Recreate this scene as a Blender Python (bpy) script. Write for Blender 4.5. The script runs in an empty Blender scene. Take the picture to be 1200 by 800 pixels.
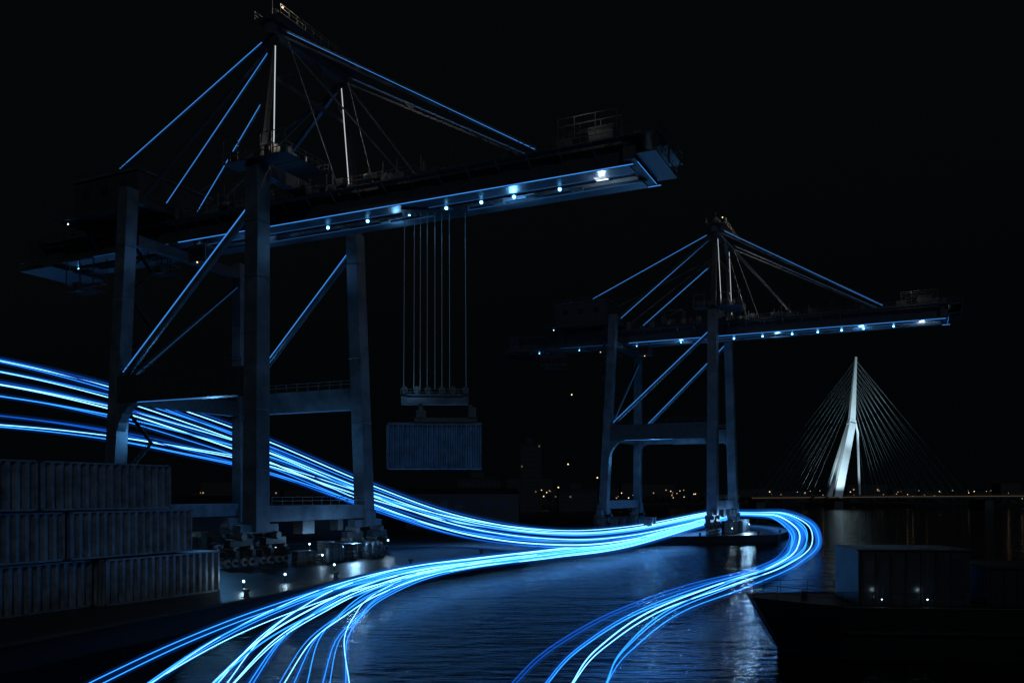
import bpy, math, random
from mathutils import Vector, Matrix
random.seed(7)
scene = bpy.context.scene
scene.view_settings.view_transform = 'Standard'
scene.view_settings.look = 'None'
scene.view_settings.exposure = 0

# ------------------------------------------------------------ world
world = bpy.data.worlds.new("World"); scene.world = world
world.use_nodes = True
wn = world.node_tree.nodes; wl = world.node_tree.links
bg = wn['Background']
sky = wn.new('ShaderNodeTexSky'); sky.sky_type = 'NISHITA'; sky.sun_disc = False
sky.sun_elevation = math.radians(-4); sky.sun_rotation = math.radians(215)
mul = wn.new('ShaderNodeMixRGB'); mul.blend_type = 'ADD'; mul.inputs[0].default_value = 1
mul.inputs[2].default_value = (0.014, 0.027, 0.036, 1)
wl.new(sky.outputs[0], mul.inputs[1]); wl.new(mul.outputs[0], bg.inputs[0])
bg.inputs[1].default_value = 0.04

# ------------------------------------------------------------ materials
def mat_pbr(name, col, rough=0.5, metal=0.0, var=0.4, scale=3.0, bump=0.0, coords='Object', spec=0.5):
    m = bpy.data.materials.new(name); m.use_nodes = True
    n = m.node_tree.nodes; l = m.node_tree.links
    p = n['Principled BSDF']
    tc = n.new('ShaderNodeTexCoord')
    nz = n.new('ShaderNodeTexNoise'); nz.inputs['Scale'].default_value = scale
    nz.inputs['Detail'].default_value = 8; nz.inputs['Roughness'].default_value = 0.65
    l.new(tc.outputs[coords], nz.inputs['Vector'])
    r = n.new('ShaderNodeValToRGB')
    r.color_ramp.elements[0].position = 0.3; r.color_ramp.elements[1].position = 0.7
    r.color_ramp.elements[0].color = tuple(c*(1-var) for c in col)+(1,)
    r.color_ramp.elements[1].color = tuple(min(1, c*(1+var)) for c in col)+(1,)
    l.new(nz.outputs[0], r.inputs[0]); l.new(r.outputs[0], p.inputs['Base Color'])
    mr = n.new('ShaderNodeMapRange'); mr.inputs[3].default_value = max(0.03, rough-0.15); mr.inputs[4].default_value = min(1, rough+0.15)
    l.new(nz.outputs[0], mr.inputs[0]); l.new(mr.outputs[0], p.inputs['Roughness'])
    p.inputs['Metallic'].default_value = metal
    p.inputs['Specular IOR Level'].default_value = spec
    if bump > 0:
        b = n.new('ShaderNodeBump'); b.inputs['Strength'].default_value = bump; b.inputs['Distance'].default_value = 0.05
        l.new(nz.outputs[0], b.inputs['Height']); l.new(b.outputs[0], p.inputs['Normal'])
    return m

def mat_emit(name, col, s):
    m = bpy.data.materials.new(name); m.use_nodes = True
    n = m.node_tree.nodes; l = m.node_tree.links
    n.remove(n['Principled BSDF'])
    e = n.new('ShaderNodeEmission'); e.inputs[0].default_value = col+(1,); e.inputs[1].default_value = s
    l.new(e.outputs[0], n['Material Output'].inputs[0])
    return m

M_steel = mat_pbr("crane_paint", (0.075, 0.10, 0.125), 0.38, 0.45, 0.5, 0.35)
M_dark = mat_pbr("dark_machinery", (0.032, 0.038, 0.044), 0.45, 0.4, 0.4, 2.0)
M_rail = mat_pbr("galvanised_rail", (0.12, 0.125, 0.13), 0.45, 0.5, 0.3, 2.0)
M_rope = mat_pbr("steel_rope", (0.24, 0.28, 0.33), 0.45, 0.3, 0.2, 2.0)
M_cont = mat_pbr("container_paint", (0.11, 0.12, 0.135), 0.45, 0.25, 0.6, 0.8)
M_cont_blue = mat_pbr("container_blue_paint", (0.035, 0.10, 0.18), 0.42, 0.25, 0.5, 0.8)
M_quay = mat_pbr("quay_asphalt", (0.010, 0.011, 0.0125), 0.4, 0.0, 0.7, 0.5, 0.7, spec=.25)
M_conc = mat_pbr("quay_concrete", (0.03, 0.03, 0.03), 0.7, 0.0, 0.4, 0.5, 0.3)
M_land = mat_pbr("far_bank_ground", (0.012, 0.014, 0.012), 0.9, 0.0, 0.4, 0.02)
M_bldg = mat_pbr("building_facade", (0.014, 0.015, 0.018), 0.8, 0.0, 0.3, 0.1)
M_white = mat_pbr("bridge_white_steel", (0.72, 0.8, 0.85), 0.45, 0.0, 0.12, 0.08)
M_hull = mat_pbr("hull_paint", (0.006, 0.007, 0.008), 0.55, 0.1, 0.5, 0.8, spec=.2)
M_boat = mat_pbr("boat_superstructure", (0.010, 0.011, 0.014), 0.45, 0.1, 0.5, 0.8, spec=.25)
M_glass = mat_pbr("cab_glass", (0.010, 0.014, 0.02), 0.2, 0.0, 0.1, 1.0, spec=.3)
M_cable = mat_pbr("bridge_cable", (0.25, 0.3, 0.33), 0.5, 0.0, 0.2, .1)
E_blue = mat_emit("led_strip_blue", (0.05, 0.28, 0.85), 0.95)
E_blue_dim = mat_emit("led_strip_dim", (0.04, 0.2, 0.6), 0.35)
E_white = mat_emit("led_strip_white", (0.8, 0.88, 0.95), 0.7)
E_flood = mat_emit("floodlight_face", (0.8, 0.88, 0.95), 1.5)
E_lamp = mat_emit("lamp_cool", (0.45, 0.75, 1.0), 7)
E_lampb = mat_emit("lamp_blue", (0.12, 0.5, 1.0), 14)
E_warm = mat_emit("lamp_warm", (1.0, 0.68, 0.36), 1.8)
E_warmdim = mat_emit("lamp_warm_dim", (1.0, 0.55, 0.28), 0.5)
E_win = mat_emit("window_dim", (1.0, 0.62, 0.35), 0.12)
E_tr = [mat_emit("trail_blue", (0.02, 0.24, 1.0), 2.4), mat_emit("trail_deep", (0.006, 0.11, 0.7), 1.1),
        mat_emit("trail_pale", (0.16, 0.5, 1.0), 3.8)]

def glow_mat(s):
    m = bpy.data.materials.new("trail_glow"); m.use_nodes = True  # volume emission imitates the bloom around the trails; there is no mist
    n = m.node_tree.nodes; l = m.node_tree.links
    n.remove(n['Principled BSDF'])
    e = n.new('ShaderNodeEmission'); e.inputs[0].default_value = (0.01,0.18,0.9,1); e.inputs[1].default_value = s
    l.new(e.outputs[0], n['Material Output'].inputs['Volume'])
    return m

def water_mat():
    m = bpy.data.materials.new("water"); m.use_nodes = True
    n = m.node_tree.nodes; l = m.node_tree.links
    p = n['Principled BSDF']
    p.inputs['Base Color'].default_value = (0.001, 0.002, 0.003, 1)
    p.inputs['Roughness'].default_value = 0.06
    p.inputs['IOR'].default_value = 1.33
    p.inputs['Specular IOR Level'].default_value = 0.2
    tc = n.new('ShaderNodeTexCoord')
    mp = n.new('ShaderNodeMapping'); mp.inputs['Scale'].default_value = (0.45, 1.25, 1.0)
    mp.inputs['Rotation'].default_value = (0, 0, 0.12)
    l.new(tc.outputs['Object'], mp.inputs[0])
    a = n.new('ShaderNodeTexNoise'); a.inputs['Scale'].default_value = 0.9; a.inputs['Detail'].default_value = 6
    b = n.new('ShaderNodeTexNoise'); b.inputs['Scale'].default_value = 0.12; b.inputs['Detail'].default_value = 3
    l.new(mp.outputs[0], a.inputs['Vector']); l.new(mp.outputs[0], b.inputs['Vector'])
    ad = n.new('ShaderNodeMath'); ad.operation = 'MULTIPLY_ADD'; ad.inputs[1].default_value = 2.5
    l.new(b.outputs[0], ad.inputs[0]); l.new(a.outputs[0], ad.inputs[2])
    bp = n.new('ShaderNodeBump'); bp.inputs['Strength'].default_value = 0.6; bp.inputs['Distance'].default_value = 0.6
    l.new(ad.outputs[0], bp.inputs['Height']); l.new(bp.outputs[0], p.inputs['Normal'])
    return m
M_water = water_mat()

# ------------------------------------------------------------ mesh builder
class MB:
    def __init__(s): s.v = []; s.f = []; s.m = []; s.mats = []
    def mi(s, mat):
        if mat not in s.mats: s.mats.append(mat)
        return s.mats.index(mat)
    def add(s, vs, fs, mat):
        o = len(s.v); s.v += [tuple(x) for x in vs]
        k = s.mi(mat)
        for f in fs: s.f.append(tuple(i+o for i in f)); s.m.append(k)
    def box(s, x0, x1, y0, y1, z0, z1, mat):
        vs = [(x0,y0,z0),(x1,y0,z0),(x1,y1,z0),(x0,y1,z0),(x0,y0,z1),(x1,y0,z1),(x1,y1,z1),(x0,y1,z1)]
        s.add(vs, [(0,3,2,1),(4,5,6,7),(0,1,5,4),(1,2,6,5),(2,3,7,6),(3,0,4,7)], mat)
    def beam(s, p, q, w, h, mat, w2=None, h2=None, up=(0,0,1)):
        p = Vector(p); q = Vector(q); d = (q-p).normalized(); up = Vector(up)
        if abs(d.dot(up)) > 0.97: up = Vector((0,1,0))
        r = d.cross(up).normalized(); u = r.cross(d).normalized()
        w2 = w if w2 is None else w2; h2 = h if h2 is None else h2
        vs = []
        for c, ww, hh in ((p, w, h), (q, w2, h2)):
            for a, b in ((-1,-1),(1,-1),(1,1),(-1,1)):
                vs.append(c + r*a*ww/2 + u*b*hh/2)
        s.add(vs, [(0,3,2,1),(4,5,6,7),(0,1,5,4),(1,2,6,5),(2,3,7,6),(3,0,4,7)], mat)
    def cyl(s, p, q, r0, mat, r1=None, n=10):
        p = Vector(p); q = Vector(q); d = (q-p).normalized(); up = Vector((0,0,1))
        if abs(d.dot(up)) > 0.97: up = Vector((0,1,0))
        a = d.cross(up).normalized(); b = a.cross(d).normalized(); r1 = r0 if r1 is None else r1
        vs = []
        for c, r in ((p, r0), (q, r1)):
            for i in range(n):
                t = 2*math.pi*i/n; vs.append(c + a*math.cos(t)*r + b*math.sin(t)*r)
        fs = [tuple(range(n)), tuple(range(2*n-1, n-1, -1))]
        for i in range(n): fs.append((i, (i+1) % n + 0, n+(i+1) % n, n+i))
        s.add(vs, fs, mat)
    def ball(s, c, r, mat, n=8, k=5):
        c = Vector(c); vs = [c+Vector((0,0,r))]
        for j in range(1, k):
            ph = math.pi*j/k
            for i in range(n):
                t = 2*math.pi*i/n
                vs.append(c + Vector((math.sin(ph)*math.cos(t), math.sin(ph)*math.sin(t), math.cos(ph)))*r)
        vs.append(c-Vector((0,0,r))); fs = []
        for i in range(n): fs.append((0, 1+i, 1+(i+1) % n))
        for j in range(k-2):
            for i in range(n):
                fs.append((1+j*n+i, 1+(j+1)*n+i, 1+(j+1)*n+(i+1) % n, 1+j*n+(i+1) % n))
        L = len(vs)-1
        for i in range(n): fs.append((L, 1+(k-2)*n+(i+1) % n, 1+(k-2)*n+i))
        s.add(vs, fs, mat)
    def railing(s, p, q, mat, h=1.1, step=2.0, r=0.045):
        p = Vector(p); q = Vector(q); L = (q-p).length; n = max(1, int(L/step))
        for i in range(n+1):
            c = p.lerp(q, i/n); s.beam(c, c+Vector((0,0,h)), r*1.6, r*1.6, mat)
        for k in (h, h*0.55): s.beam(p+Vector((0,0,k)), q+Vector((0,0,k)), r*1.6, r*1.6, mat)
    def obj(s, name, parent=None, bevel=0.0):
        me = bpy.data.meshes.new(name); me.from_pydata(s.v, [], s.f)
        for m in s.mats: me.materials.append(m)
        me.polygons.foreach_set('material_index', s.m); me.update()
        import bmesh
        bm = bmesh.new(); bm.from_mesh(me); bmesh.ops.recalc_face_normals(bm, faces=bm.faces); bm.to_mesh(me); bm.free()
        o = bpy.data.objects.new(name, me); scene.collection.objects.link(o)
        if parent: o.parent = parent
        if bevel > 0:
            b = o.modifiers.new('Bevel', 'BEVEL'); b.width = bevel; b.segments = 2; b.limit_method = 'ANGLE'
        return o

def empty(name, loc=(0,0,0), rz=0):
    e = bpy.data.objects.new(name, None); scene.collection.objects.link(e)
    e.location = loc; e.rotation_euler = (0, 0, rz); return e

def lamp(name, kind, loc, e, col, parent=None, size=0.5, target=None, spot=60):
    L = bpy.data.lights.new(name, kind); L.energy = e; L.color = col
    if kind == 'AREA': L.size = size
    elif kind != 'SUN': L.shadow_soft_size = size
    if kind == 'SPOT': L.spot_size = math.radians(spot); L.spot_blend = 0.6
    o = bpy.data.objects.new(name, L); scene.collection.objects.link(o); o.location = loc
    if target is not None:
        o.rotation_euler = (Vector(target)-Vector(loc)).to_track_quat('-Z', 'Y').to_euler()
    if parent: o.parent = parent
    return o

YAW = math.atan2(-0.430, 0.903)
v = Vector((0.430,0.903)); u = Vector((0.903,-0.430))

# ------------------------------------------------------------ cranes
def build_crane(loc, lum=1.0, AZ=68.9, sw=1.0):
    root = empty("gantry_crane", (loc[0], loc[1], 0.0), YAW)
    s = MB()
    legs = {'B': ((0,0,4.2),(0,0.3,50.2),2.15,2.35), 'A': ((-25.6,0,4.2),(-23.4,0.8,51.0),1.9,2.0),
            'D': ((0.1,23.2,4.2),(-0.9,22.0,47.5),2.0,2.2), 'C': ((-24.6,23.6,4.2),(-24.2,23,46.0),1.8,1.9)}
    for k,(p,q,w,h) in legs.items():
        s.beam(p, q, w*1.05, h*1.05, M_steel, w*0.95, h*0.95)
        for z in (12, 19.5, 29, 36, 43):
            t = (z-p[2])/(q[2]-p[2]); c = Vector(p).lerp(Vector(q), t)
            s.beam(c-Vector((0,0,.06)), c+Vector((0,0,.06)), w*1.03+.08, h*1.03+.08, M_steel)
    s.obj("legs", root, 0.06)
    s = MB()
    s.beam((-23.8,0.05,23.2),(-1.1,0.05,23.2), 1.7, 3.6, M_dark)
    s.beam((-23.5,23.6,23.2),(-1.5,23.2,23.2), 1.6, 3.2, M_steel)
    s.beam((0,1.2,6.4),(0.1,22.1,6.4), 1.6, 2.0, M_steel)
    s.beam((-25.4,1.2,6.4),(-24.7,22.6,6.4), 1.6, 2.0, M_steel)
    s.beam((-24.6,1.4,22.6),(-24.5,22.6,22.6), 1.3, 2.4, M_dark)
    s.beam((-23.5,2,44.2),(-24,22,44.2), 1.2, 1.4, M_dark)
    s.beam((-0.2,1.6,50.2),(-0.9,22.2,50.2), 1.5, 1.7, M_steel)
    s.beam((-23.6,1.8,50.2),(-24.1,22.6,50.2), 1.3, 1.4, M_dark)
    s.beam((-0.9,22.0,47),(-0.9,22.2,50.2),1.5,1.5,M_steel)
    def gusset(x, d, y, R, ztop, hw):
        n = 6; pts = []
        for i in range(n+1):
            a = math.pi/2*i/n
            pts.append((x+d*R*(1-math.sin(a)), ztop-R*1.3*(1-math.cos(a))))
        for i in range(n):
            x0, z0 = pts[i]; x1, z1 = pts[i+1]
            vs = [(x0,y-hw,z0),(x1,y-hw,z1),(x1,y-hw,ztop),(x0,y-hw,ztop),(x0,y+hw,z0),(x1,y+hw,z1),(x1,y+hw,ztop),(x0,y+hw,ztop)]
            s.add(vs, [(0,1,2,3),(4,7,6,5),(0,4,5,1),(1,5,6,2),(2,6,7,3),(3,7,4,0)], M_steel)
    gusset(-24.2, 1, 0.05, 4.2, 21.4, .7); gusset(-1.1,-1,.05,1.8,21.4,.7)
    gusset(-23.8, 1, 23.5, 2.0, 21.6, .6); gusset(-1.2,-1,23.2,1.6,21.6,.6)
    s.obj("portal_beams", root, 0.05)
    s = MB()
    diag = [((-0.6,0.2,45.2),(-23.2,0.2,25.4)), ((-1.2,22.8,46),(-23.2,23.5,25.2)), ((-24.2,22,42),(-24.6,2,25))]
    for i,(p,q) in enumerate(diag):
        s.cyl(p, q, 0.5 if i < 2 else .36, M_steel if i < 2 else M_dark, n=14)
        if i < 2:
            d = Vector((0,-0.53,0.2)); s.beam(Vector(p)+d, Vector(q)+d, 0.09*sw, 0.09*sw, E_blue)
        else:
            d = Vector((0.5,0,0.1)); s.beam(Vector(p)+d, Vector(q)+d, 0.05, 0.05, E_blue_dim)
    s.obj("diagonal_braces", root)
    s = MB()
    s.railing((-23,-1.0,25.05),(-1.6,-1.0,25.05), M_dark); s.railing((-22.5,22.5,24.85),(-1.6,22.3,24.85), M_rail)
    s.railing((.8,2,7.45),(.8,22,7.45), M_rail)
    for k in range(9):
        z = 8+k*4.2; a = 1 if k % 2 else -1
        s.beam((-27.2, 6-a*2.0, z),(-27.2, 6+a*2.0, z+4.2), 0.7, 0.1, M_dark)
        s.railing((-26.8, 6-a*2.0, z),(-26.8, 6+a*2.0, z+4.2), M_dark, 1.0, 1.5, .02)
    s.obj("walkways_and_stairs", root)
    s = MB()
    TIP = 45.5; REAR = -51.0
    for y0, y1 in ((8.5,10.3),(13.7,15.5)):
        s.box(REAR, TIP, y0, y1, 45.5, 48.7, M_dark)
        x = REAR+1
        while x < TIP:
            s.box(x, x+.1, y0-.08, y1+.08, 45.62, 48.6, M_dark); x += 3.0
        s.box(REAR, TIP+.5, y0-.25, y1+.25, 48.703, 48.85, M_steel)
        s.box(REAR, TIP+.5, y0-.25, y1+.25, 45.3, 45.497, M_steel)
    x = REAR+2
    while x < TIP:
        s.box(x, x+.7, 10.303, 13.697, 47.2, 48.4, M_dark); x += 6.0
    x = REAR+2
    while x < TIP-6:
        s.beam((x+.6,10.3,47.7),(x+6,13.7,47.7),.25,.25,M_dark); x += 6.0
    s.box(TIP, TIP+1.4, 7.6, 16.4, 45.8, 48.6, M_dark)
    s.obj("boom_girders", root, 0.0)
    s = MB()
    for y in (10.55, 13.45): s.box(REAR, TIP, y-.1, y+.1, 45.6, 46.0, M_rope)
    for y0,y1 in ((7.0,8.2),(15.8,17.0)):
        s.box(REAR, TIP+4, y0, y1, 48.2, 48.3, M_dark)
        s.railing((REAR, y0 if y0<9 else y1, 48.3),(TIP+4, y0 if y0<9 else y1, 48.3), M_dark, 1.15, 2.0, .04)
        x = REAR+1
        while x < TIP:
            yy = 8.5 if y0 < 9 else 15.5
            s.beam((x, (y0 if y0<9 else y1), 48.15),(x, yy, 47.0), .12,.12,M_dark); x += 4
    s.box(TIP+1.4, TIP+4.2, 6.6, 17.4, 48.0, 48.15, M_dark)
    s.box(TIP+1.4, TIP+3.8, 7.4, 16.6, 46.2, 46.35, M_dark)
    s.railing((TIP+4.2,6.6,48.15),(TIP+4.2,17.4,48.15), M_dark); s.railing((TIP+3.8,7.4,46.35),(TIP+3.8,16.6,46.35), M_rail)
    for y in (7, 12, 17): s.beam((TIP+4.0,y,46.3),(TIP+4.0,y,49.2),.15,.15,M_dark)
    for (x0,x1,y0,y1,h) in ((41,44,8.8,10,1.8),(37,39,9,10,1.2),(44.0,45.4,14,15.2,2.2),(30,31,9,10,1.0),(34,36,14,15,1.2),(45.8,46.8,10.5,13.5,1.2),(20,21,9,10,.9),(25,26.4,14,15,1.1)):
        s.box(x0,x1,y0,y1,48.86,48.86+h,M_dark)
    for y in (7.0,8.8,15.2):
        for x in (38,40,42.5,45): s.beam((x,y,48.8),(x,y,51.4),.09,.09,M_dark)
        for z in (51.4,50.5): s.beam((38,y,z),(45,y,z),.07,.07,M_dark)
    for x in (24,24.8,29.0,33):
        s.beam((x,7.2,48.3),(x,7.2,51.0),.09,.09,M_dark)
    s.beam((24,7.2,51),(24.8,7.2,51),.09,.09,M_dark)
    rr = random.Random(3)
    for i in range(46):
        x = rr.uniform(-24, 20); y = rr.choice((rr.uniform(7.2,9.4), rr.uniform(7.2,9.4), rr.uniform(9, 15))); a = rr.uniform(.25, 1.0); h = rr.uniform(.4, 1.8)
        s.box(x, x+a*1.3, y, y+a, 48.86, 48.86+h, rr.choice((M_dark,M_steel)))
        if i%2==0: s.cyl((x,y-.3,48.86),(x,y-.3,50.2+rr.random()*1.6),.07,M_rail,n=6)
        if i%4==0: s.cyl((x-.8,y,49.2),(x-.2,y,49.2),.45,M_rail,n=12)
    s.railing((-4,-1.6,50.4),(6,-1.6,50.4), M_rail, 1.2, 1.2); s.box(-4,6,-1.6,1.2,50.3,50.38,M_dark)
    s.railing((6,-1.6,50.4),(6,6,50.4), M_rail, 1.2, 1.2); s.box(1.6,6,1.4,6.8,50.3,50.38,M_dark)
    s.railing((1.6,6.8,50.4),(6,6.8,50.4), M_rail, 1.2, 1.2)
    s.box(2,3.5,-.8,.4,50.4,52.0,M_dark); s.box(2.2,3.2,2.5,4,50.4,52.3,M_steel); s.cyl((3,6,50.4),(3,6,52.8),.16,M_rail); s.cyl((4.4,1,50.4),(4.4,1,52.0),.3,M_steel)
    s.box(-3.5,-2.0,-1.2,.4,50.4,51.8,M_dark)
    for x in (-3.9,-1.6,2,3.8,5.9): s.beam((x,-1.5,50.4),(x,-1.5,53.2),.08,.08,M_rail)
    s.beam((-3.9,-1.5,53.2),(-1.6,-1.5,53.2),.08,.08,M_rail); s.beam((2,-1.5,53.2),(5.9,-1.5,53.2),.08,.08,M_rail)
    for x in (-14,-9):
        for y in (9,11): s.beam((x,y,48.8),(x,y,52.6),.1,.1,M_rail)
    s.beam((-14,9,52.6),(-9,9,52.6),.1,.1,M_rail); s.beam((-14,9,50.8),(-9,9,52.6),.08,.08,M_rail)
    s.obj("boom_walkways", root)
    s = MB()
    s.box(-40,-26.5,5,19,50.2,55.6,M_dark); s.box(-40.3,-26.2,4.7,19.3,55.6,55.85,M_steel)
    s.box(-42.5,-25,3.6,20.4,49.85,50.15,M_dark)
    x = -39.6
    while x < -26.8:
        s.box(x, x+.1, 4.95, 4.997, 50.4, 55.4, M_dark); x += .8
    for x in (-38,-34,-30): s.box(x, x+1.4, 4.88, 4.925, 53.0, 54.2, M_glass)
    s.railing((-42.5,3.6,50.15),(-25,3.6,50.15),M_dark); s.railing((-25,3.6,50.15),(-25,20.4,50.15),M_rail)
    s.railing((-40.3,4.7,55.85),(-26.2,4.7,55.85),M_dark,.9,2.4,.03)
    s.box(-34,-31,8,12,55.85,57,M_dark); s.cyl((-38,10,55.85),(-38,10,57.4),.6,M_dark)
    for x in (-39,-27): s.beam((x,5.4,50),(x,8.6,46),.4,.4,M_dark); s.beam((x,18.6,50),(x,15.4,46),.4,.4,M_dark)
    s.box(-53.5,-50.9,7.2,16.8,45.2,49.2,M_dark)
    s.box(-55.5,-48,7,17,44.6,44.75,M_dark); s.railing((-55.5,7,44.75),(-48,7,44.75),M_rail,1.1,1.5,.03); s.railing((-48,7,44.75),(-48,17,44.75),M_rail,1.1,1.5,.03)
    for x in (-55,-51.5,-48.4): s.beam((x,7.3,44.7),(x,8.6,46),.2,.2,M_dark); s.beam((x,16.7,44.7),(x,15.4,46),.2,.2,M_dark)
    for (x0,x1,y0,y1,z0,z1) in ((-45,-39,7.5,10,40.4,43.6),(-29,-25,9,11.5,41.8,43.9)):
        for yy in range(4): s.beam((x0,y0+(y1-y0)*yy/3,z0),(x1,y0+(y1-y0)*yy/3,z0),.12,.1,M_dark)
        for x in (x0,(x0+x1)/2,x1):
            for y in (y0,y1): s.beam((x,y,z0),(x,y,45.4),.12,.12,M_dark)
        for z in (z0+1.1,z1):
            s.beam((x0,y0,z),(x1,y0,z),.08,.08,M_rail); s.beam((x0,y1,z),(x1,y1,z),.08,.08,M_rail)
            s.beam((x1,y0,z),(x1,y1,z),.08,.08,M_rail); s.beam((x0,y0,z),(x0,y1,z),.08,.08,M_rail)
        s.box(x0+.8,x0+1.9,y0+.5,y0+1.6,z0+.15,z0+1.5,M_dark)
    s.box(-20,-16.8,8.2,10.4,42.2,44.6,M_dark); s.box(-16.78,-16.7,8.4,10.2,42.5,44.2,M_glass); s.box(-19.6,-17.2,8.14,8.19,42.8,44.2,M_glass)
    s.beam((-19.5,9,44.6),(-19.5,9,45.5),.25,.25,M_dark); s.beam((-17.2,9,44.6),(-17.2,9,45.5),.25,.25,M_dark)
    s.obj("machinery_house", root)
    s = MB()
    s.beam((0,0.6,51),(-0.3,3.8,AZ-.4), 1.15,1.1,M_dark,.8,.8); s.beam((-0.6,22.2,50.5),(-0.3,18.2,AZ-.4), 1.1,1.0,M_dark,.8,.8)
    s.beam((-0.3,2.6,AZ),(-0.3,19.4,AZ),1.2,1.3,M_steel)
    s.beam((0,3.4,62.5),(-.1,19.2,62.5),.5,.5,M_dark)
    s.beam((-0.6,4,AZ-1),(-22.5,3,51),.5,.5,M_dark); s.beam((-0.6,18,AZ-1),(-22.8,20.5,51),.5,.5,M_steel)
    s.beam((0,3.6,62.5),(0,12,AZ-.7),.28,.28,M_dark); s.beam((0,19.0,62.5),(0,12,AZ-.7),.28,.28,M_dark)
    T = AZ+.85
    s.box(-2.0,2.2,2,19.8,T,T+.12,M_dark); s.railing((-2.0,2,T+.1),(-2.0,19.8,T+.1),M_rail,1.0,1.5,.035); s.railing((2.2,2,T+.1),(2.2,19.8,T+.1),M_rail,1.0,1.5,.035)
    for y in (3.4, 4.6, 9, 13, 17, 18.3):
        s.cyl((0,y-.15,T+.9),(0,y+.15,T+.9),.75,M_dark,n=16); s.box(-.6,.6,y-.4,y-.24,T+.1,T+1.1,M_dark)
    s.beam((0,3,T),(0,3,T+2.6),.1,.1,M_dark); s.beam((0.8,8,T),(0.8,8,T+2.0),.08,.08,M_dark)
    s.obj("pylon_frame", root, 0.0)
    s = MB()
    for yy, ys in ((3.9,8.7),(18.1,15.3)):
        for k in (0,1):
            s.beam((0.8,yy,AZ-k*.9),(34.5,ys,49.4-k*.25),.34,.26,M_steel)
        s.beam((0.6,yy,AZ-1),(16,ys,49.2),.2,.2,M_steel)
        for t in (.33,.66):
            c = Vector((0.8,yy,AZ)).lerp(Vector((34.5,ys,49.4)), t); s.beam(c+Vector((-.6,0,.2)),c+Vector((.6,0,-.8)),.5,.4,M_dark)
    s.beam((1.9,3.7,AZ-.8),(34.5,8.4,49.2),.05*sw,.05*sw,E_blue)
    s.beam((1.9,17.8,AZ-.6),(33,15.0,50.2),.04,.04,E_blue_dim)
    bs = [((-1,3.6,AZ-.8),(-30,5.0,56.2),1), ((-1,4.4,AZ-1.6),(-26.0,8.6,50.2),1), ((-1.2,3.4,60.5),(-18.5,8.6,49.4),1),
          ((-1,18,AZ-.8),(-26,15.4,50.2),0), ((-1,18,AZ-1.6),(-30,18.6,56.2),0)]
    for p,q,b in bs:
        s.beam(p,q,.24,.24,M_steel)
        d = Vector((0,-.2,.04))
        if b: s.beam(Vector(p).lerp(Vector(q),.04)+d,Vector(q)+d,.06*sw,.06*sw,E_blue)
    s.beam((0.5,3.0,AZ-2.5),(1.6,1.4,51.3),.09,.09,E_white); s.beam((0.2,17.3,AZ-1.8),(0.6,19.0,49.9),.09,.09,E_white)
    s.cyl((1.2,4.5,AZ-1),(6,9,49),.05,M_rope,n=5); s.cyl((1.2,17.5,AZ-1),(8,15,49),.05,M_rope,n=5)
    s.obj("stays", root)
    s = MB()
    w = .08*sw
    s.beam((-22,8.2,45.42),(TIP+1,8.2,45.42),w,w,E_blue); s.beam((-6,15.85,45.42),(TIP+2,15.85,45.42),w,w,E_blue)
    s.beam((-40,8.2,45.42),(-24,8.2,45.42),.05,.05,E_blue_dim)
    s.beam((-22,10.5,45.25),(TIP,10.5,45.25),.05,.05,E_blue_dim); s.beam((-10,13.5,45.25),(TIP,13.5,45.25),.05,.05,E_blue_dim)
    s.beam((TIP+1.5,8.2,45.6),(TIP+1.5,15.8,45.6),.05,.05,E_blue)
    s.beam((-22,-.4,21.35),(-9,-.4,21.35),.06,.06,E_blue); s.beam((-15,22.6,21.5),(-2,22.6,21.5),.06,.06,E_blue_dim)
    for x in (-47,-36,-21,-10,2.5,9,15.5,21,26,30.5,36.5):
        s.cyl((x,11.2,45.6),(x,11.2,45.25),.32,M_dark,n=10); s.ball((x,11.2,45.1),.2 if x>0 else .11,E_lampb)
        s.box(x+1,x+2.4,12.4,13.0,45.1,45.5,M_rail)
    s.box(41.2,42.6,9.9,11.2,45.3,45.38,E_flood); s.box(41,42.8,9.7,11.4,45.39,45.6,M_dark)
    for p in ((1.5,3.2,T+1.4),(-.5,5.8,T+.8)): s.ball(p,.14,E_warm)
    for p in ((-40,4,49.3),(46.5,8,46.0),(47,13,46.6)): s.ball(p,.1,E_lamp)
    for p in ((-29.4,8.5,43.8),(-18,7.9,42.0)): s.ball(p,.12,E_warm)
    s.obj("crane_lights", root)
    s = MB()
    for bx, by in ((0,0),(0.1,23.2),(-25.6,0),(-24.6,23.6)):
        s.beam((bx,by-3.4,4.6),(bx,by+3.4,4.6),1.3,1.1,M_steel); s.beam((bx,by,4.4),(bx,by,6.5),2.3,2.4,M_steel)
        for a in (-3.1, 3.1):
            s.cyl((bx-1,by+a,3.7),(bx+1,by+a,3.7),.5,M_rail,n=14)
            s.beam((bx,by+a-1.9,3.0),(bx,by+a+1.9,3.0),1.1,.9,M_dark)
            for b in (-1.45, 1.45):
                s.cyl((bx-.85,by+a+b,2.3),(bx+.85,by+a+b,2.3),.3,M_rail,n=12)
                s.beam((bx,by+a+b-1.15,1.55),(bx,by+a+b+1.15,1.55),1.0,.9,M_dark)
                for c in (-.62,.62):
                    s.cyl((bx-.3,by+a+b+c,.58),(bx+.3,by+a+b+c,.58),.52,M_rope,n=18)
                    s.cyl((bx+.31,by+a+b+c,.58),(bx+.62,by+a+b+c,.58),.2,M_dark,n=10)
                s.box(bx+.55,bx+1.2,by+a+b-.3,by+a+b+.3,1.3,2.1,M_dark)
        for e in (-1,1):
            s.cyl((bx,by+e*5.4,1.2),(bx,by+e*6.4,1.2),.2,M_rail,n=10)
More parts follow.
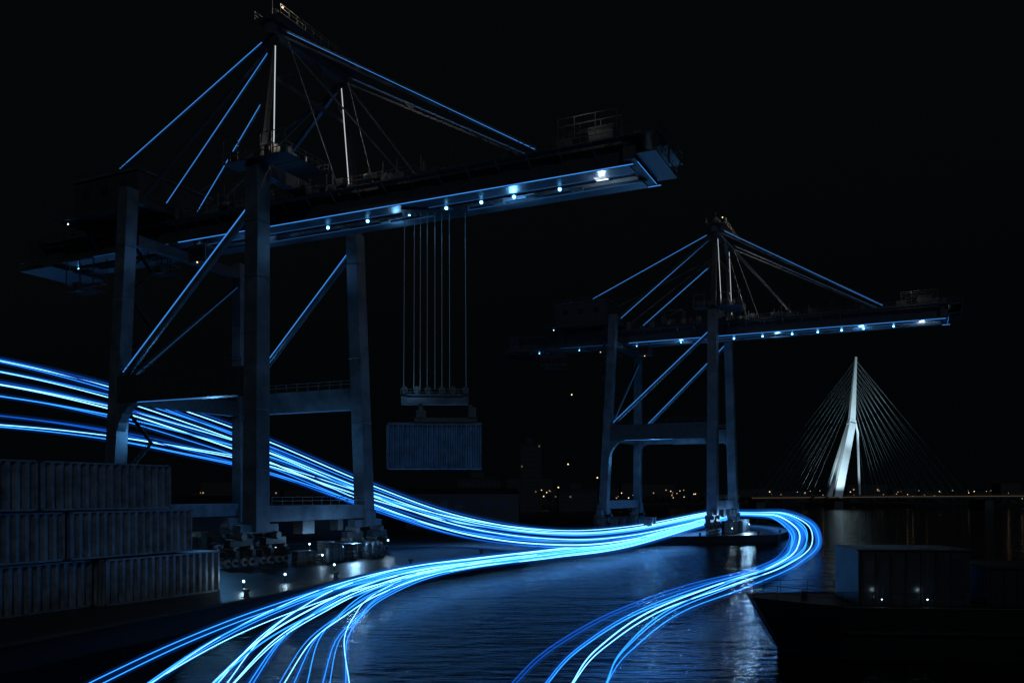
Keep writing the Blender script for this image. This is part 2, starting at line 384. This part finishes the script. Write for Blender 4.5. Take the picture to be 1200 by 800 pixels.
    s.box(-.8,.8,8,10.5,3.6,5.35,M_dark); s.box(-.7,.7,15.8,17,3.8,5.35,M_dark)
    s.obj("bogies", root, 0.02)
    lamp("boom_lamp", 'POINT', (30,12,44.2), 600*lum, (0.15,0.5,1), root, .4)
    lamp("boom_lamp_mid", 'POINT', (12,13.5,44.2), 300*lum, (0.2,0.55,1), root, .4)
    lamp("boom_lamp_tip", 'POINT', (42.0,10.5,44.6), 250*lum, (0.5,0.75,1), root, .4)
    lamp("boom_lamp_rear", 'POINT', (-10,11.2,44.4), 300*lum, (0.2,0.5,1), root, .3)
    lamp("apex_lamp", 'POINT', (3.2,3.0,T+2.6), 1100*lum, (1,0.8,0.58), root, .3)
    lamp("deck_fill", 'POINT', (6,3,54), 350*lum, (1,0.85,0.7), root, .3)  # added fill without a fixture, brightens the boom-top machinery
    lamp("deck_fill_tip", 'POINT', (40,4,53), 110*lum, (1,0.9,.8), root, .3)  # second added fill, for the gear near the boom tip
    lamp("sill_fill", 'POINT', (5,14,3.0), 1100*lum, (0.3,0.62,1), root, .4)  # added blue fill for sill beam and legs, no lamp here
    lamp("portal_fill", 'POINT', (-16,9,17), 1900*lum, (0.13,0.48,1), root, .4)  # added blue fill for the legs and portal, no lamp here
    return root

c1 = build_crane((-32.1, 107.0))
c2 = build_crane((44.7, 190.0), lum=1.7, sw=1.3)

def shipping_container(name, L, W, H, mat, loc, rz, z=0, pitch=.5, depth=.12):
    e = empty(name, (loc[0], loc[1], z), rz)
    s = MB()
    def corr(p0, p1, nrm, z0, z1):
        p0 = Vector(p0); p1 = Vector(p1); nrm = Vector(nrm); D = (p1-p0); n = int(D.length/pitch); prof = []
        for i in range(n):
            for t, o in ((0,0),(.3,0),(.45,-depth),(.8,-depth),(.95,0)):
                prof.append(p0 + D*((i+t)/n) + nrm*o)
        prof.append(p1)
        vs = [(q.x,q.y,z0) for q in prof]+[(q.x,q.y,z1) for q in prof]; k = len(prof)
        s.add(vs, [(i,i+1,k+i+1,k+i) for i in range(k-1)], mat)
    c = .14
    corr((c,0.03,0),(L-c,0.03,0),(0,-1,0),c,H-c); corr((L-c,W-.03,0),(c,W-.03,0),(0,1,0),c,H-c)
    corr((0.03,W-c,0),(0.03,c,0),(-1,0,0),c,H-c); corr((L-.03,c,0),(L-.03,W-c,0),(1,0,0),c,H-c)
    for x in (0,L-.16):
        for y in (0,W-.16): s.box(x,x+.16,y,y+.16,.0,H,mat)
    for y in (0,W-.12):
        s.box(.16,L-.16,y,y+.12,0,.16,mat); s.box(.16,L-.16,y,y+.12,H-.14,H,mat)
    for x in (0,L-.12):
        s.box(x,x+.12,.16,W-.16,0,.16,mat); s.box(x,x+.12,.16,W-.16,H-.14,H,mat)
    s.box(.1,L-.1,.1,W-.1,H-.06,H-.02,mat); s.box(.1,L-.1,.1,W-.1,.02,.06,mat)
    for x in (-.02,L-.18):
        for y in (-.02,W-.18):
            for zz in (-.01,H-.17): s.box(x,x+.2,y,y+.2,zz,zz+.18,M_dark)
    s.obj("corrugated_shell", e)
    s = MB()
    for y in (W*.2,W*.4,W*.6,W*.8): s.cyl((-.06,y,.2),(-.06,y,H-.2),.035,M_rail,n=6)
    s.obj("door_rods", e)
    return e

shipping_container("shipping_container", 12.0, 2.6, 5.7, M_cont_blue, (-15.9, 108.2), math.radians(1.5), 12.1, .6, .28)
sp = empty("container_spreader", (-9.9, 109.6, 0), math.radians(1.5))
s = MB()
s.box(-4.3,4.3,-.6,.6,20.4,21.4,M_steel); s.box(-3.6,3.6,-.9,.9,21.4,21.7,M_dark)
for x in (-3.9,-2.3,-.9,.9,2.3,3.9):
    s.cyl((x,-.25,22.3),(x,.25,22.3),.45,M_dark,n=16); s.box(x-.25,x+.25,-.5,.5,21.6,22.3,M_dark)
s.railing((-4.3,-.9,21.4),(4.3,-.9,21.4),M_rail,.9,1.2,.03)
for x in (-1.8,4.6): s.beam((x,0,20.4),(x,0,18.5),.5,.6,M_dark)
s.box(-2.6,5.4,-.5,.5,18.1,18.7,M_dark); s.box(-6,6,-.3,.3,17.85,18.09,M_steel)
s.box(4.3,5.3,-.7,.7,18.7,20.0,M_dark); s.box(-2.4,-1.2,-.6,.6,18.7,19.6,M_dark)
s.obj("headblock", sp, .03)
lamp("headblock_fill",'POINT',(-3,-4,23),110,(.25,.6,1),sp,.2)  # added fill so the hoist ropes show, not a real fitting
s = MB()
for x in (-4.0,-2.7,-1.9,-1.0,.0,0.9,1.9,4.0): s.cyl((x,0,22.4),(x*.97,0,45.4),.045,M_rope,n=6)
s.box(-4.2,4.2,-1.2,1.2,45.0,45.45,M_dark)
s.obj("hoist_ropes", sp)

P0 = Vector((-32.7,68.0)); RZ = math.atan2(v.y, v.x)
def put(sv, su, tier, mat=M_cont, L=12.2):
    H = 3.85; p = P0 + v*sv + u*su
    shipping_container("shipping_container", L, 2.5, H-.12, mat, (p.x,p.y), RZ, tier*H+.02, .72, .3)
put(0,0.5,0); put(-2.8,0,1); put(-5.2,0,2)
put(-12.6,-.6,0); put(-15.3,-.2,1); put(-17.7,.1,2)
put(0.3,-2.8,0); put(-3.3,-2.8,1); put(-5.9,-2.8,2); put(-18.4,-2.8,2)
put(-12.9,-3.2,0); put(-4,-5.6,0); put(-4.4,-5.6,1)

# ------------------------------------------------------------ water, quay
s = MB(); s.box(-4000,4000,-200,6000,-6,-1.6,M_water); w = s.obj("water")
def prism(name, pts, z0, z1, mtop, mside, rim=None):
    s = MB(); n = len(pts)
    s.add([(x,y,z1) for x,y in pts], [tuple(range(n))], mtop)
    s.add([(x,y,z0) for x,y in pts]+[(x,y,z1) for x,y in pts], [(i,(i+1)%n,n+(i+1)%n,n+i) for i in range(n)], mside)
    return s.obj(name)
edge = [(-44,-30),(-33,42),(-24.5,66),(-19.5,82),(-15.5,98),(-8,118),(10,150),(30,176),(50,182),(58,186),(79,232),(76,300)]
land = edge + [(40,420),(-600,520),(-600,-30)]
prism("quay_ground", land, -5, 0.0, M_quay, M_hull)
s = MB()
for a,b in zip(edge[:-1],edge[1:]):
    a = Vector((a[0],a[1],.04)); b = Vector((b[0],b[1],.04)); s.beam(a,b,.4,.16,M_conc)
s.obj("quay_kerb")
for a,b in zip(edge[2:-1],edge[3:]):
    a = Vector((a[0],a[1],0)); b = Vector((b[0],b[1],0)); L = (b-a).length; n = max(1,int(L/18))
    d = (b-a).normalized(); nr = Vector((-d.y,d.x,0))
    for i in range(n):
        c = a.lerp(b,(i+.5)/n)+nr*1.2; s = MB()
        s.cyl(c,c+Vector((0,0,.5)),.28,M_dark,.2,n=12); s.cyl(c+Vector((0,0,.5)),c+Vector((0,0,.72)),.38,M_dark,.3,n=12); s.cyl(c+Vector((0,0,.0)),c+Vector((0,0,.05)),.45,M_dark,n=12)
        s.obj("mooring_bollard")
s = MB()
for bx in (0,-25):
    a = Vector((-32.1,107))+u*bx - v*(12 if bx==0 else 100); b = Vector((-32.1,107))+u*bx + v*60
    s.beam((a.x,a.y,.03),(b.x,b.y,.03),.16,.1,M_dark)
s.obj("crane_rail")
M_paint = mat_pbr("lane_paint",(0.08,0.08,0.08),.6,0,.6,1.5)
s = MB()
for off in (4.5, 8.5):
    for i in range(8,36):
        a = Vector((-32.1,107))+u*(-off)-v*(100-i*5); b = a+v*3
        s.beam((a.x,a.y,.008),(b.x,b.y,.008),.16,.008,M_paint)
s.obj("lane_marking")

def power_cabinet(x,y,rz,sc=1):
    e = empty("power_cabinet",(x,y,0),rz); s = MB()
    s.box(-1,1,-.5,.5,.15,2.1*sc,M_dark); s.box(-1.1,1.1,-.6,.6,0,.15,M_conc); s.box(-1.08,1.08,-.58,.58,2.1*sc,2.1*sc+.1,M_steel)
    for a in (-.5,.5): s.box(a-.42,a+.42,-.54,-.503,.3,1.95*sc,M_steel); s.box(a+.25,a+.3,-.6,-.543,1,1.3,M_rail)
    s.obj("cabinet",e,.02)
def safety_fence(a,b):
    s = MB(); s.railing((a[0],a[1],0),(b[0],b[1],0),M_rail,1.3,1.5,.03); s.obj("safety_fence")
def quay_light(x,y,z=1.2,e=250,mat=E_lamp,r=.12):
    em = empty("quay_light",(x,y,0)); s = MB()
    s.cyl((0,0,0),(0,0,z-.15),.05,M_dark,n=8); s.cyl((0,0,z-.16),(0,0,z-.1),.18,M_dark,n=10); s.ball((0,0,z+.03),r,mat); s.obj("post_and_lamp",em)
    if e: lamp("bulb",'POINT',(0,0,z+.35),e,(.5,.78,1),em,.12)
def cargo_drum_rack(x,y,rz):
    e = empty("storage_tank_rack",(x,y,0),rz); s = MB()
    for i in range(3):
        s.cyl((i*1.3,0,.3),(i*1.3,0,2.0),.45,M_steel,n=16); s.cyl((i*1.3,0,2.0),(i*1.3,0,2.3),.45,M_steel,.2,n=16)
        s.box(i*1.3-.5,i*1.3+.5,-.5,.5,0,.3,M_dark)
    s.beam((0,-.7,1.8),(2.6,-.7,1.8),.1,.1,M_rail); s.beam((0,-.7,.8),(2.6,-.7,.8),.1,.1,M_rail)
    s.obj("tanks",e)
for i in range(9):
    p = Vector((-32.1,107))+u*random.uniform(2.5,6)+v*random.uniform(3,20)
    power_cabinet(p.x,p.y,YAW+random.choice((0,math.pi/2)),random.uniform(.7,1.2))
for sv in (6,15):
    p = Vector((-32.1,107))+u*6.5+v*sv; cargo_drum_rack(p.x,p.y,YAW+math.pi/2)
safety_fence((-27,103),(-18,120)); safety_fence((-45,100),(-33,99))
for i in range(7):
    p = Vector((44.7,190))+u*random.uniform(2,5)+v*random.uniform(-4,22); power_cabinet(p.x,p.y,YAW,1.3)
for i in range(8):
    p = Vector((44.7,190))+u*random.uniform(-27,-12)+v*random.uniform(-8,2); power_cabinet(p.x,p.y,YAW,1.7)
for i in range(8):
    power_cabinet(random.uniform(-62,-44),random.uniform(118,140),YAW,random.uniform(.9,1.6))
for x,y,z,e in ((-25.0,79.5,.8,110),(-23,86.5,.8,60),(-20.2,97,.9,50),(-18,124,2.2,120),(-31,112,2.0,90),(-24,108,1.2,50),(-28,118,2,70),(48,186,1.4,120),(57,205,1.6,120),(31,188,2,120),(-52,125,3,100)):
    quay_light(x,y,z,e)

def shed(name,x,y,L,W,H,rz,lit=0,pitch=1.5):
    e = empty(name,(x,y,0),rz); s = MB()
    s.box(0,L,0,W,0,H,M_bldg)
    s.add([(-.3,-.3,H+.003),(L+.3,-.3,H+.003),(L+.3,W+.3,H+.003),(-.3,W+.3,H+.003),(-.3,W/2,H+pitch),(L+.3,W/2,H+pitch)],[(0,1,5,4),(2,3,4,5),(1,2,5),(3,0,4),(0,3,2,1)],M_hull)
    n = int(L/4)
    for i in range(n):
        s.box(i*4+1,i*4+3,-.06,-.004,H*.55,H*.8, E_win if random.random()<lit else M_glass)
        if i%3==1: s.box(i*4+.6,i*4+3.6,-.09,-.01,0,H*.45,M_bldg)
    s.obj("walls_and_roof",e)
shed("terminal_warehouse",-75,178,44,20,7,YAW*.2,.06)
shed("terminal_warehouse",-28,225,30,18,9,0.1,.0)
def tower_block(x,y,L,W,H,rows,cols,lit):
    e = empty("apartment_tower",(x,y,-1),0); s = MB()
    s.box(0,L,0,W,0,H,M_bldg); s.box(L*.3,L*.6,W*.3,W*.6,H,H+3,M_bldg); s.box(-.3,L+.3,-.3,W+.3,H-.6,H+.4,M_hull)
    for r in range(rows):
        for c in range(cols):
            x0 = (c+.25)*L/cols; z0 = (r+.3)*H/rows
            s.box(x0,x0+L/cols*.4,-.12,-.005,z0,z0+H/rows*.35, E_win if random.random()<lit else M_glass)
            s.box(x0-.1,x0+L/cols*.4+.1,-.3,-.125,z0-.3,z0-.1,M_bldg)
    s.obj("walls_and_windows",e)
tower_block(4,410,10,14,34,14,6,.10); tower_block(-28,440,22,16,18,7,8,.02); tower_block(24,440,20,16,12,5,8,.04)

def barge(name,loc,rz,L,W,H,cargo):
    e = empty(name,loc,rz); s = MB()
    n = 14
    sec = []
    for i in range(n+1):
        t = i/n; x = t*L; b = W/2*min(1, (0.12+ (t/.16))**.6 if t<.16 else 1); sh = H*(1+.06*max(0,1-t/.25)**2)
        rake = -1.2*max(0,1-t/.1)
        sec.append([(x+rake*1.0,-b,sh),(x+rake*.3+1.2*max(0,1-t/.15),-b*.8,0),(x+2.0*max(0,1-t/.15),-b*.6,-1.2),(x+2.0*max(0,1-t/.15),b*.6,-1.2),(x+rake*.3+1.2*max(0,1-t/.15),b*.8,0),(x+rake,b,sh)])
    vs = [p for q in sec for p in q]; fs = []
    for i in range(n):
        for j in range(5): fs.append((i*6+j,(i+1)*6+j,(i+1)*6+j+1,i*6+j+1))
        fs.append((i*6+5,(i+1)*6+5,(i+1)*6,i*6))
    fs.append(tuple(range(6))); fs.append(tuple(n*6+j for j in range(5,-1,-1)))
    s.add(vs,fs,M_hull); s.obj("hull",e,.0)
    s = MB()
    for i in range(n):
        for a in (0,5):
            p = Vector(sec[i][a]); q = Vector(sec[i+1][a]); s.cyl(p,q,.07,M_hull,n=8)
            s.railing(p,q,M_hull,.95,1.6,.02)
    s.beam((4,-W/2-.02,H*.55),(L,-W/2-.02,H*.55),.15,.2,M_hull)
    s.cyl((2.4,0,H),(2.4,0,H+.6),.2,M_hull,n=12)
    s.obj("deck_fittings",e)
    cargo(e,H)
    return e
def cargo_wheelhouse(e,H):
    s = MB()
    s.box(5.2,12.2,-2.4,2.4,H+.0,H+3.5,M_boat); s.box(5.05,12.35,-2.55,2.55,H+3.5,H+3.6,M_boat)
    for i in range(7):
        x = 5.5+i*.94; s.box(x,x+.7,-2.46,-2.403,H+.5,H+3.0,M_glass)
        s.box(x-.14,x-.06,-2.5,-2.403,H+.1,H+3.45,M_boat)
    s.box(13.3,22,-2.3,2.3,H,H+2.4,M_hull); s.box(13.1,22.2,-2.5,2.5,H+2.4,H+2.55,M_hull)
    for i in range(10): s.box(13.5+i*.82,13.6+i*.82,-2.38,-2.303,H,H+2.4,M_hull)
    for (x,y) in ((6.4,-3.2),(9.3,-3.0)):
        s.cyl((x,y,H),(x,y,H+.35),.05,M_hull,n=6); s.ball((x,y,H+.45),.05,E_lamp)
    s.obj("wheelhouse",e)
    lamp("deck_bulb",'POINT',(6.4,-3.5,H+.9),5,(.55,.8,1),e,.1); lamp("deck_bulb_aft",'POINT',(9.3,-3.5,H+.9),5,(.55,.8,1),e,.1)
barge("work_boat",(17.4,58,-1.6),math.radians(-4),26,8,3.4,cargo_wheelhouse)

# ------------------------------------------------------------ far bank, city lights
far = [(20,600),(180,655),(205,760),(260,760),(330,700),(2500,900),(2500,3000),(-2500,3000),(-2500,540),(-100,545)]
prism("far_bank_ground", far, -5, 0.6, M_land, M_hull)
s = MB()
for i in range(80):
    x = random.uniform(-400,900); d = random.uniform(780,1100)
    L = random.uniform(14,50); H = random.uniform(5,14) if random.random()<.85 else random.uniform(15,24)
    s.box(x,x+L,d,d+15,.6,.6+H,M_bldg)
    for c in range(int(L/5)):
        for r in range(int(H/3.5)):
            if random.random()<.05: s.box(x+c*5+1.5,x+c*5+2.8,d-.2,d-.02,2+r*3.5,3.3+r*3.5,E_warmdim)
s.obj("city_skyline")
s = MB()
for i in range(150):
    x = random.uniform(-30,620); d = random.uniform(640,740) if x<150 else random.uniform(775,900)
    h = random.uniform(4,12)
    s.cyl((x,d,.6),(x,d,h),.12,M_hull,n=6); s.ball((x,d,h),random.uniform(.22,.55),random.choice((E_warm,E_warm,E_warmdim,E_warmdim,E_warmdim)),6,4)
for x,h in ((49,90),(46,33),(70,22),(38,14)):
    s.cyl((x,700,.6),(x,700,h),.2,M_hull,n=6); s.ball((x,700,h),.6,E_warm,6,4)
s.obj("street_lamps")
s = MB()
for i in range(320):
    x = random.uniform(-100,900); d = random.uniform(762,774)
    h = random.uniform(3,8); c = Vector((x,d,.6+h*.7)); s.cyl((x,d,.6),(x,d,.6+h*.5),.3,M_land,n=5)
    for k in range(4): s.ball(c+Vector((random.uniform(-2,2),random.uniform(-1,1),random.uniform(-1.4,1.6))),random.uniform(1.2,2.4),M_land,6,4)
s.obj("distant_trees")

# ------------------------------------------------------------ cable stayed bridge
br = empty("cable_stayed_bridge",(0,0,0))
s = MB()
D = 600
def tri(p0,p1,w0,w1,h0,h1): s.beam(p0,p1,w0,h0,M_white,w1,h1,up=(0,1,0))
tri((224,D-12,6),(238.5,D-1.2,58),5.5,4.4,4,3.6); tri((226.5,D+12,6),(238.6,D+1.6,58),5.0,4.0,4,3.2)
tri((238.6,D,56),(241.8,D,105),4.2,1.2,4.2,1.4)
s.beam((238,D,57),(239.2,D,60.5),4.4,4.8,M_white)
s.beam((244.4,D,8),(243.0,D,52),1.1,1.2,M_white); s.beam((243.0,D,52),(240.2,D,64),1.1,1.2,M_white)
s.obj("pylon",br)
s = MB()
zz_ = lambda x: 6.2+1.6*math.sin(max(0,min(1,(x-165)/540))*math.pi)
for i in range(30):
    x0 = 165+i*18; x1 = x0+18; z = zz_
    s.add([(x0,D-13,z(x0)-1.4),(x1,D-13,z(x1)-1.4),(x1,D-13,z(x1)),(x0,D-13,z(x0)),(x0,D+13,z(x0)-1.4),(x1,D+13,z(x1)-1.4),(x1,D+13,z(x1)),(x0,D+13,z(x0))],
          [(0,1,2,3),(4,7,6,5),(3,2,6,7),(0,4,5,1)],M_conc)
    s.railing((x0,D-12.8,z(x0)),(x1,D-12.8,z(x1)),M_rail,1.3,3,.06)
    s.beam((x0,D-13.1,z(x0)-.2),(x1,D-13.1,z(x1)-.2),.2,.25,E_win)
for x in (172,226,330,430,530,640): s.box(x-3,x+3,D-10,D+10,-5,4.8,M_dark)
s.obj("deck",br)
s = MB()
for i in range(10):
    t = i/9; zt = 103-t*30
    xt = 238.6+(zt-56)/49*3.2
    for y in (-12,12): s.cyl((xt,D,zt),(254+ (1-t)*60,D+y,7.5),.06,M_cable,n=4)
for i in range(8):
    t = i/7; zt = 103-t*24; xt = 238.6+(zt-56)/49*3.2
    for y in (-12,12): s.cyl((xt,D,zt),(172+t*34,D+y,7),.035,M_cable,n=4)
s.obj("stay_cables",br)
s = MB()
for x in (206,216,258,266): s.box(x-1,x+1,D-16,D-14,5.5,6.6,M_dark)
s.obj("floodlight_housings",br)
lamp("floodlight",'SPOT',(216,D-40,8),85000,(.66,.9,1),br,1,(232,D,38),60)
lamp("floodlight_mast",'SPOT',(236,D-48,8),220000,(.66,.9,1),br,1,(241,D,86),45)
lamp("floodlight_side",'SPOT',(196,D-20,8),55000,(.72,.93,1),br,1,(234,D,50),60)

# ------------------------------------------------------------ light trails
def catmull(pts, n):
    P = [Vector(p) for p in pts]; P = [P[0]*2-P[1]]+P+[P[-1]*2-P[-2]]; segs = len(P)-3; out = []
    for i in range(n+1):
        f = i/n*segs; k = min(int(f),segs-1); t = f-k
        a,b,c,d = P[k:k+4]
        out.append(.5*((2*b)+(c-a)*t+(2*a-5*b+4*c-d)*t*t+(3*b-a-3*c+d)*t**3))
    return out
def sm(x): x = max(0,min(1,x)); return x*x*(3-2*x)
def trail_bundle(A, B, lines, rfun, N=110, glow=.15, hr=7, hstep=2):
    root = empty("light_trails")
    def newcu(nm):
        c = bpy.data.curves.new(nm,'CURVE'); c.dimensions = '3D'; c.bevel_depth = 1.0; c.bevel_resolution = 1
        o = bpy.data.objects.new(nm,c); scene.collection.objects.link(o); o.parent = root; return c
    cu = newcu("streaks")
    for m in E_tr: cu.materials.append(m)
    hm = glow_mat(glow)
    hcs = [newcu("trail_glow_%d" % (i+1)) for i in range(3)]  # added glow tubes that sheathe the streaks
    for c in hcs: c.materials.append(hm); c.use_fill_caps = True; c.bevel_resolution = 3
    ca = catmull(A,N); cb = catmull(B,N)
    for li,(t0,t1,mi,rs,dz) in enumerate(lines):
        sp_ = cu.splines.new('POLY'); sp_.points.add(N)
        hs = None
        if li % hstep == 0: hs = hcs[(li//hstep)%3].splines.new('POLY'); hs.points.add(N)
        ph = random.uniform(0,6.28); am = random.uniform(.0,.03)
        for i in range(N+1):
            f = i/N; t = t0+(t1-t0)*sm(f*1.15-.05)+am*math.sin(f*7+ph)
            p = ca[i].lerp(cb[i],t); p.z += dz*math.sin(f*math.pi)
            if p.z < .12: p.z = .12
            sp_.points[i].co = (p.x,p.y,p.z,1); sp_.points[i].radius = rfun(p)*rs
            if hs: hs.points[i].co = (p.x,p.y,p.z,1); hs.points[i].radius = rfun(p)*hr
        sp_.material_index = mi
    return root
rf = lambda p: .00062*max(p.y,30)
A1 = [(-139,185,42.9),(-105,175,36.6),(-78.4,165,30.3),(-60,158,24.8),(-44.2,155,19.2),(-25.6,160,11.1),(-9.9,165,5.4),(8.75,175,1.8),(26.6,190,1.8),(49.5,215,4.3),(60,232,4)]
B1 = [(-131,175,24.4),(-99,165,21.9),(-75.8,158,18.8),(-57.8,152,15.1),(-42.2,148,11.4),(-25.5,149,5.6),(-8.9,148,1.0),(6.5,132,.5),(21.7,155,.3),(46,200,2.2),(58,222,3)]
L1 = []
groups = [0,.20,.39,.84,1.0,.02,.37,.55,.98]
for i in range(18):
    g = groups[i % len(groups)]
    L1.append((g+random.uniform(-.006,.006), (i*.618+.1)%1.0, random.choice((0,2,0,2)) if i%3 else 1, (.55,.8,.6,1.15)[i%4], random.uniform(-.3,.3)))
trail_bundle(A1,B1,L1,rf,glow=.03,hr=6)
A2 = [(60,232,3.4),(49.5,215,3.0),(22.4,160,.4),(6.75,135,.36),(-4.7,118,.39),(-13.7,105,.39),(-18.9,86,.4),(-20.5,66,.42),(-20.4,51,.38),(-19.4,38.7,.4),(-18.3,30.5,.4),(-17,22,.4)]
B2 = [(57,220,2.5),(44.9,195,2.2),(19.3,138,.44),(5.6,112,.38),(-3.8,95.5,.4),(-7.4,82.7,.4),(-8.8,67.7,.4),(-8.7,58,.4),(-8.5,50,.41),(-6.8,38.7,.4),(-5.3,29.4,.4),(-4,22,.4)]
L2 = []
for i in range(22):
    t1 = [0,.22,.25,.45,.5,.53,.62,.70,.74,.82,.86,.9,.97,1.0][i % 14]
    L2.append((random.random(), t1+random.uniform(-.012,.012), random.choice((0,0,2,2)), random.choice((.6,.75,.9,1.3)), 0))
trail_bundle(A2,B2,L2,rf,glow=.07,hr=7)
A3 = [(66,262,3.4),(71,250,3.5),(73.6,230,3.9),(70,200,2.2),(52.2,145,.74),(35.2,105,.39),(22.4,80,.44),(12.6,62.8,.4),(6.6,47.3,.4),(4.3,38.7,.4),(2.7,30.5,.4),(1,22,.4)]
B3 = [(60,246,2.8),(68.4,240,2.8),(67.1,220,2.6),(52.8,165,1.2),(37.2,120,.6),(27.7,99,.39),(16.1,80.4,.4),(7.5,62.8,.4),(2.4,48.6,.4),(.08,38.7,.4),(-1.2,30.5,.4),(-3,22,.4)]
L3 = []
for i in range(9):
    t1 = [0,.38,.66,1.0][i % 4]
    L3.append((i/8, t1+random.uniform(-.01,.01), (0,2,0,1)[i%4], (.6,.8,1.1)[i%3], 0))
trail_bundle(A3,B3,L3,rf,glow=.05,hr=7,hstep=3)

fill_ob = lamp("fill_sun",'SUN',(0,0,200),0.24,(.62,.82,1.0),None,.5,None)  # added cool fill from an unseen source, brings out steel and container faces
fill_ob.rotation_euler = (math.radians(62),0,math.radians(14)); fill_ob.data.angle = math.radians(3)

# ------------------------------------------------------------ camera
cam = bpy.data.cameras.new("Camera"); co = bpy.data.objects.new("Camera",cam); scene.collection.objects.link(co)
co.location = (0,0,9); co.rotation_euler = (math.radians(90),0,0)
cam.lens = 30; cam.sensor_width = 36; cam.shift_y = 178/1200
cam.clip_end = 8000; cam.clip_start = .5
scene.camera = co
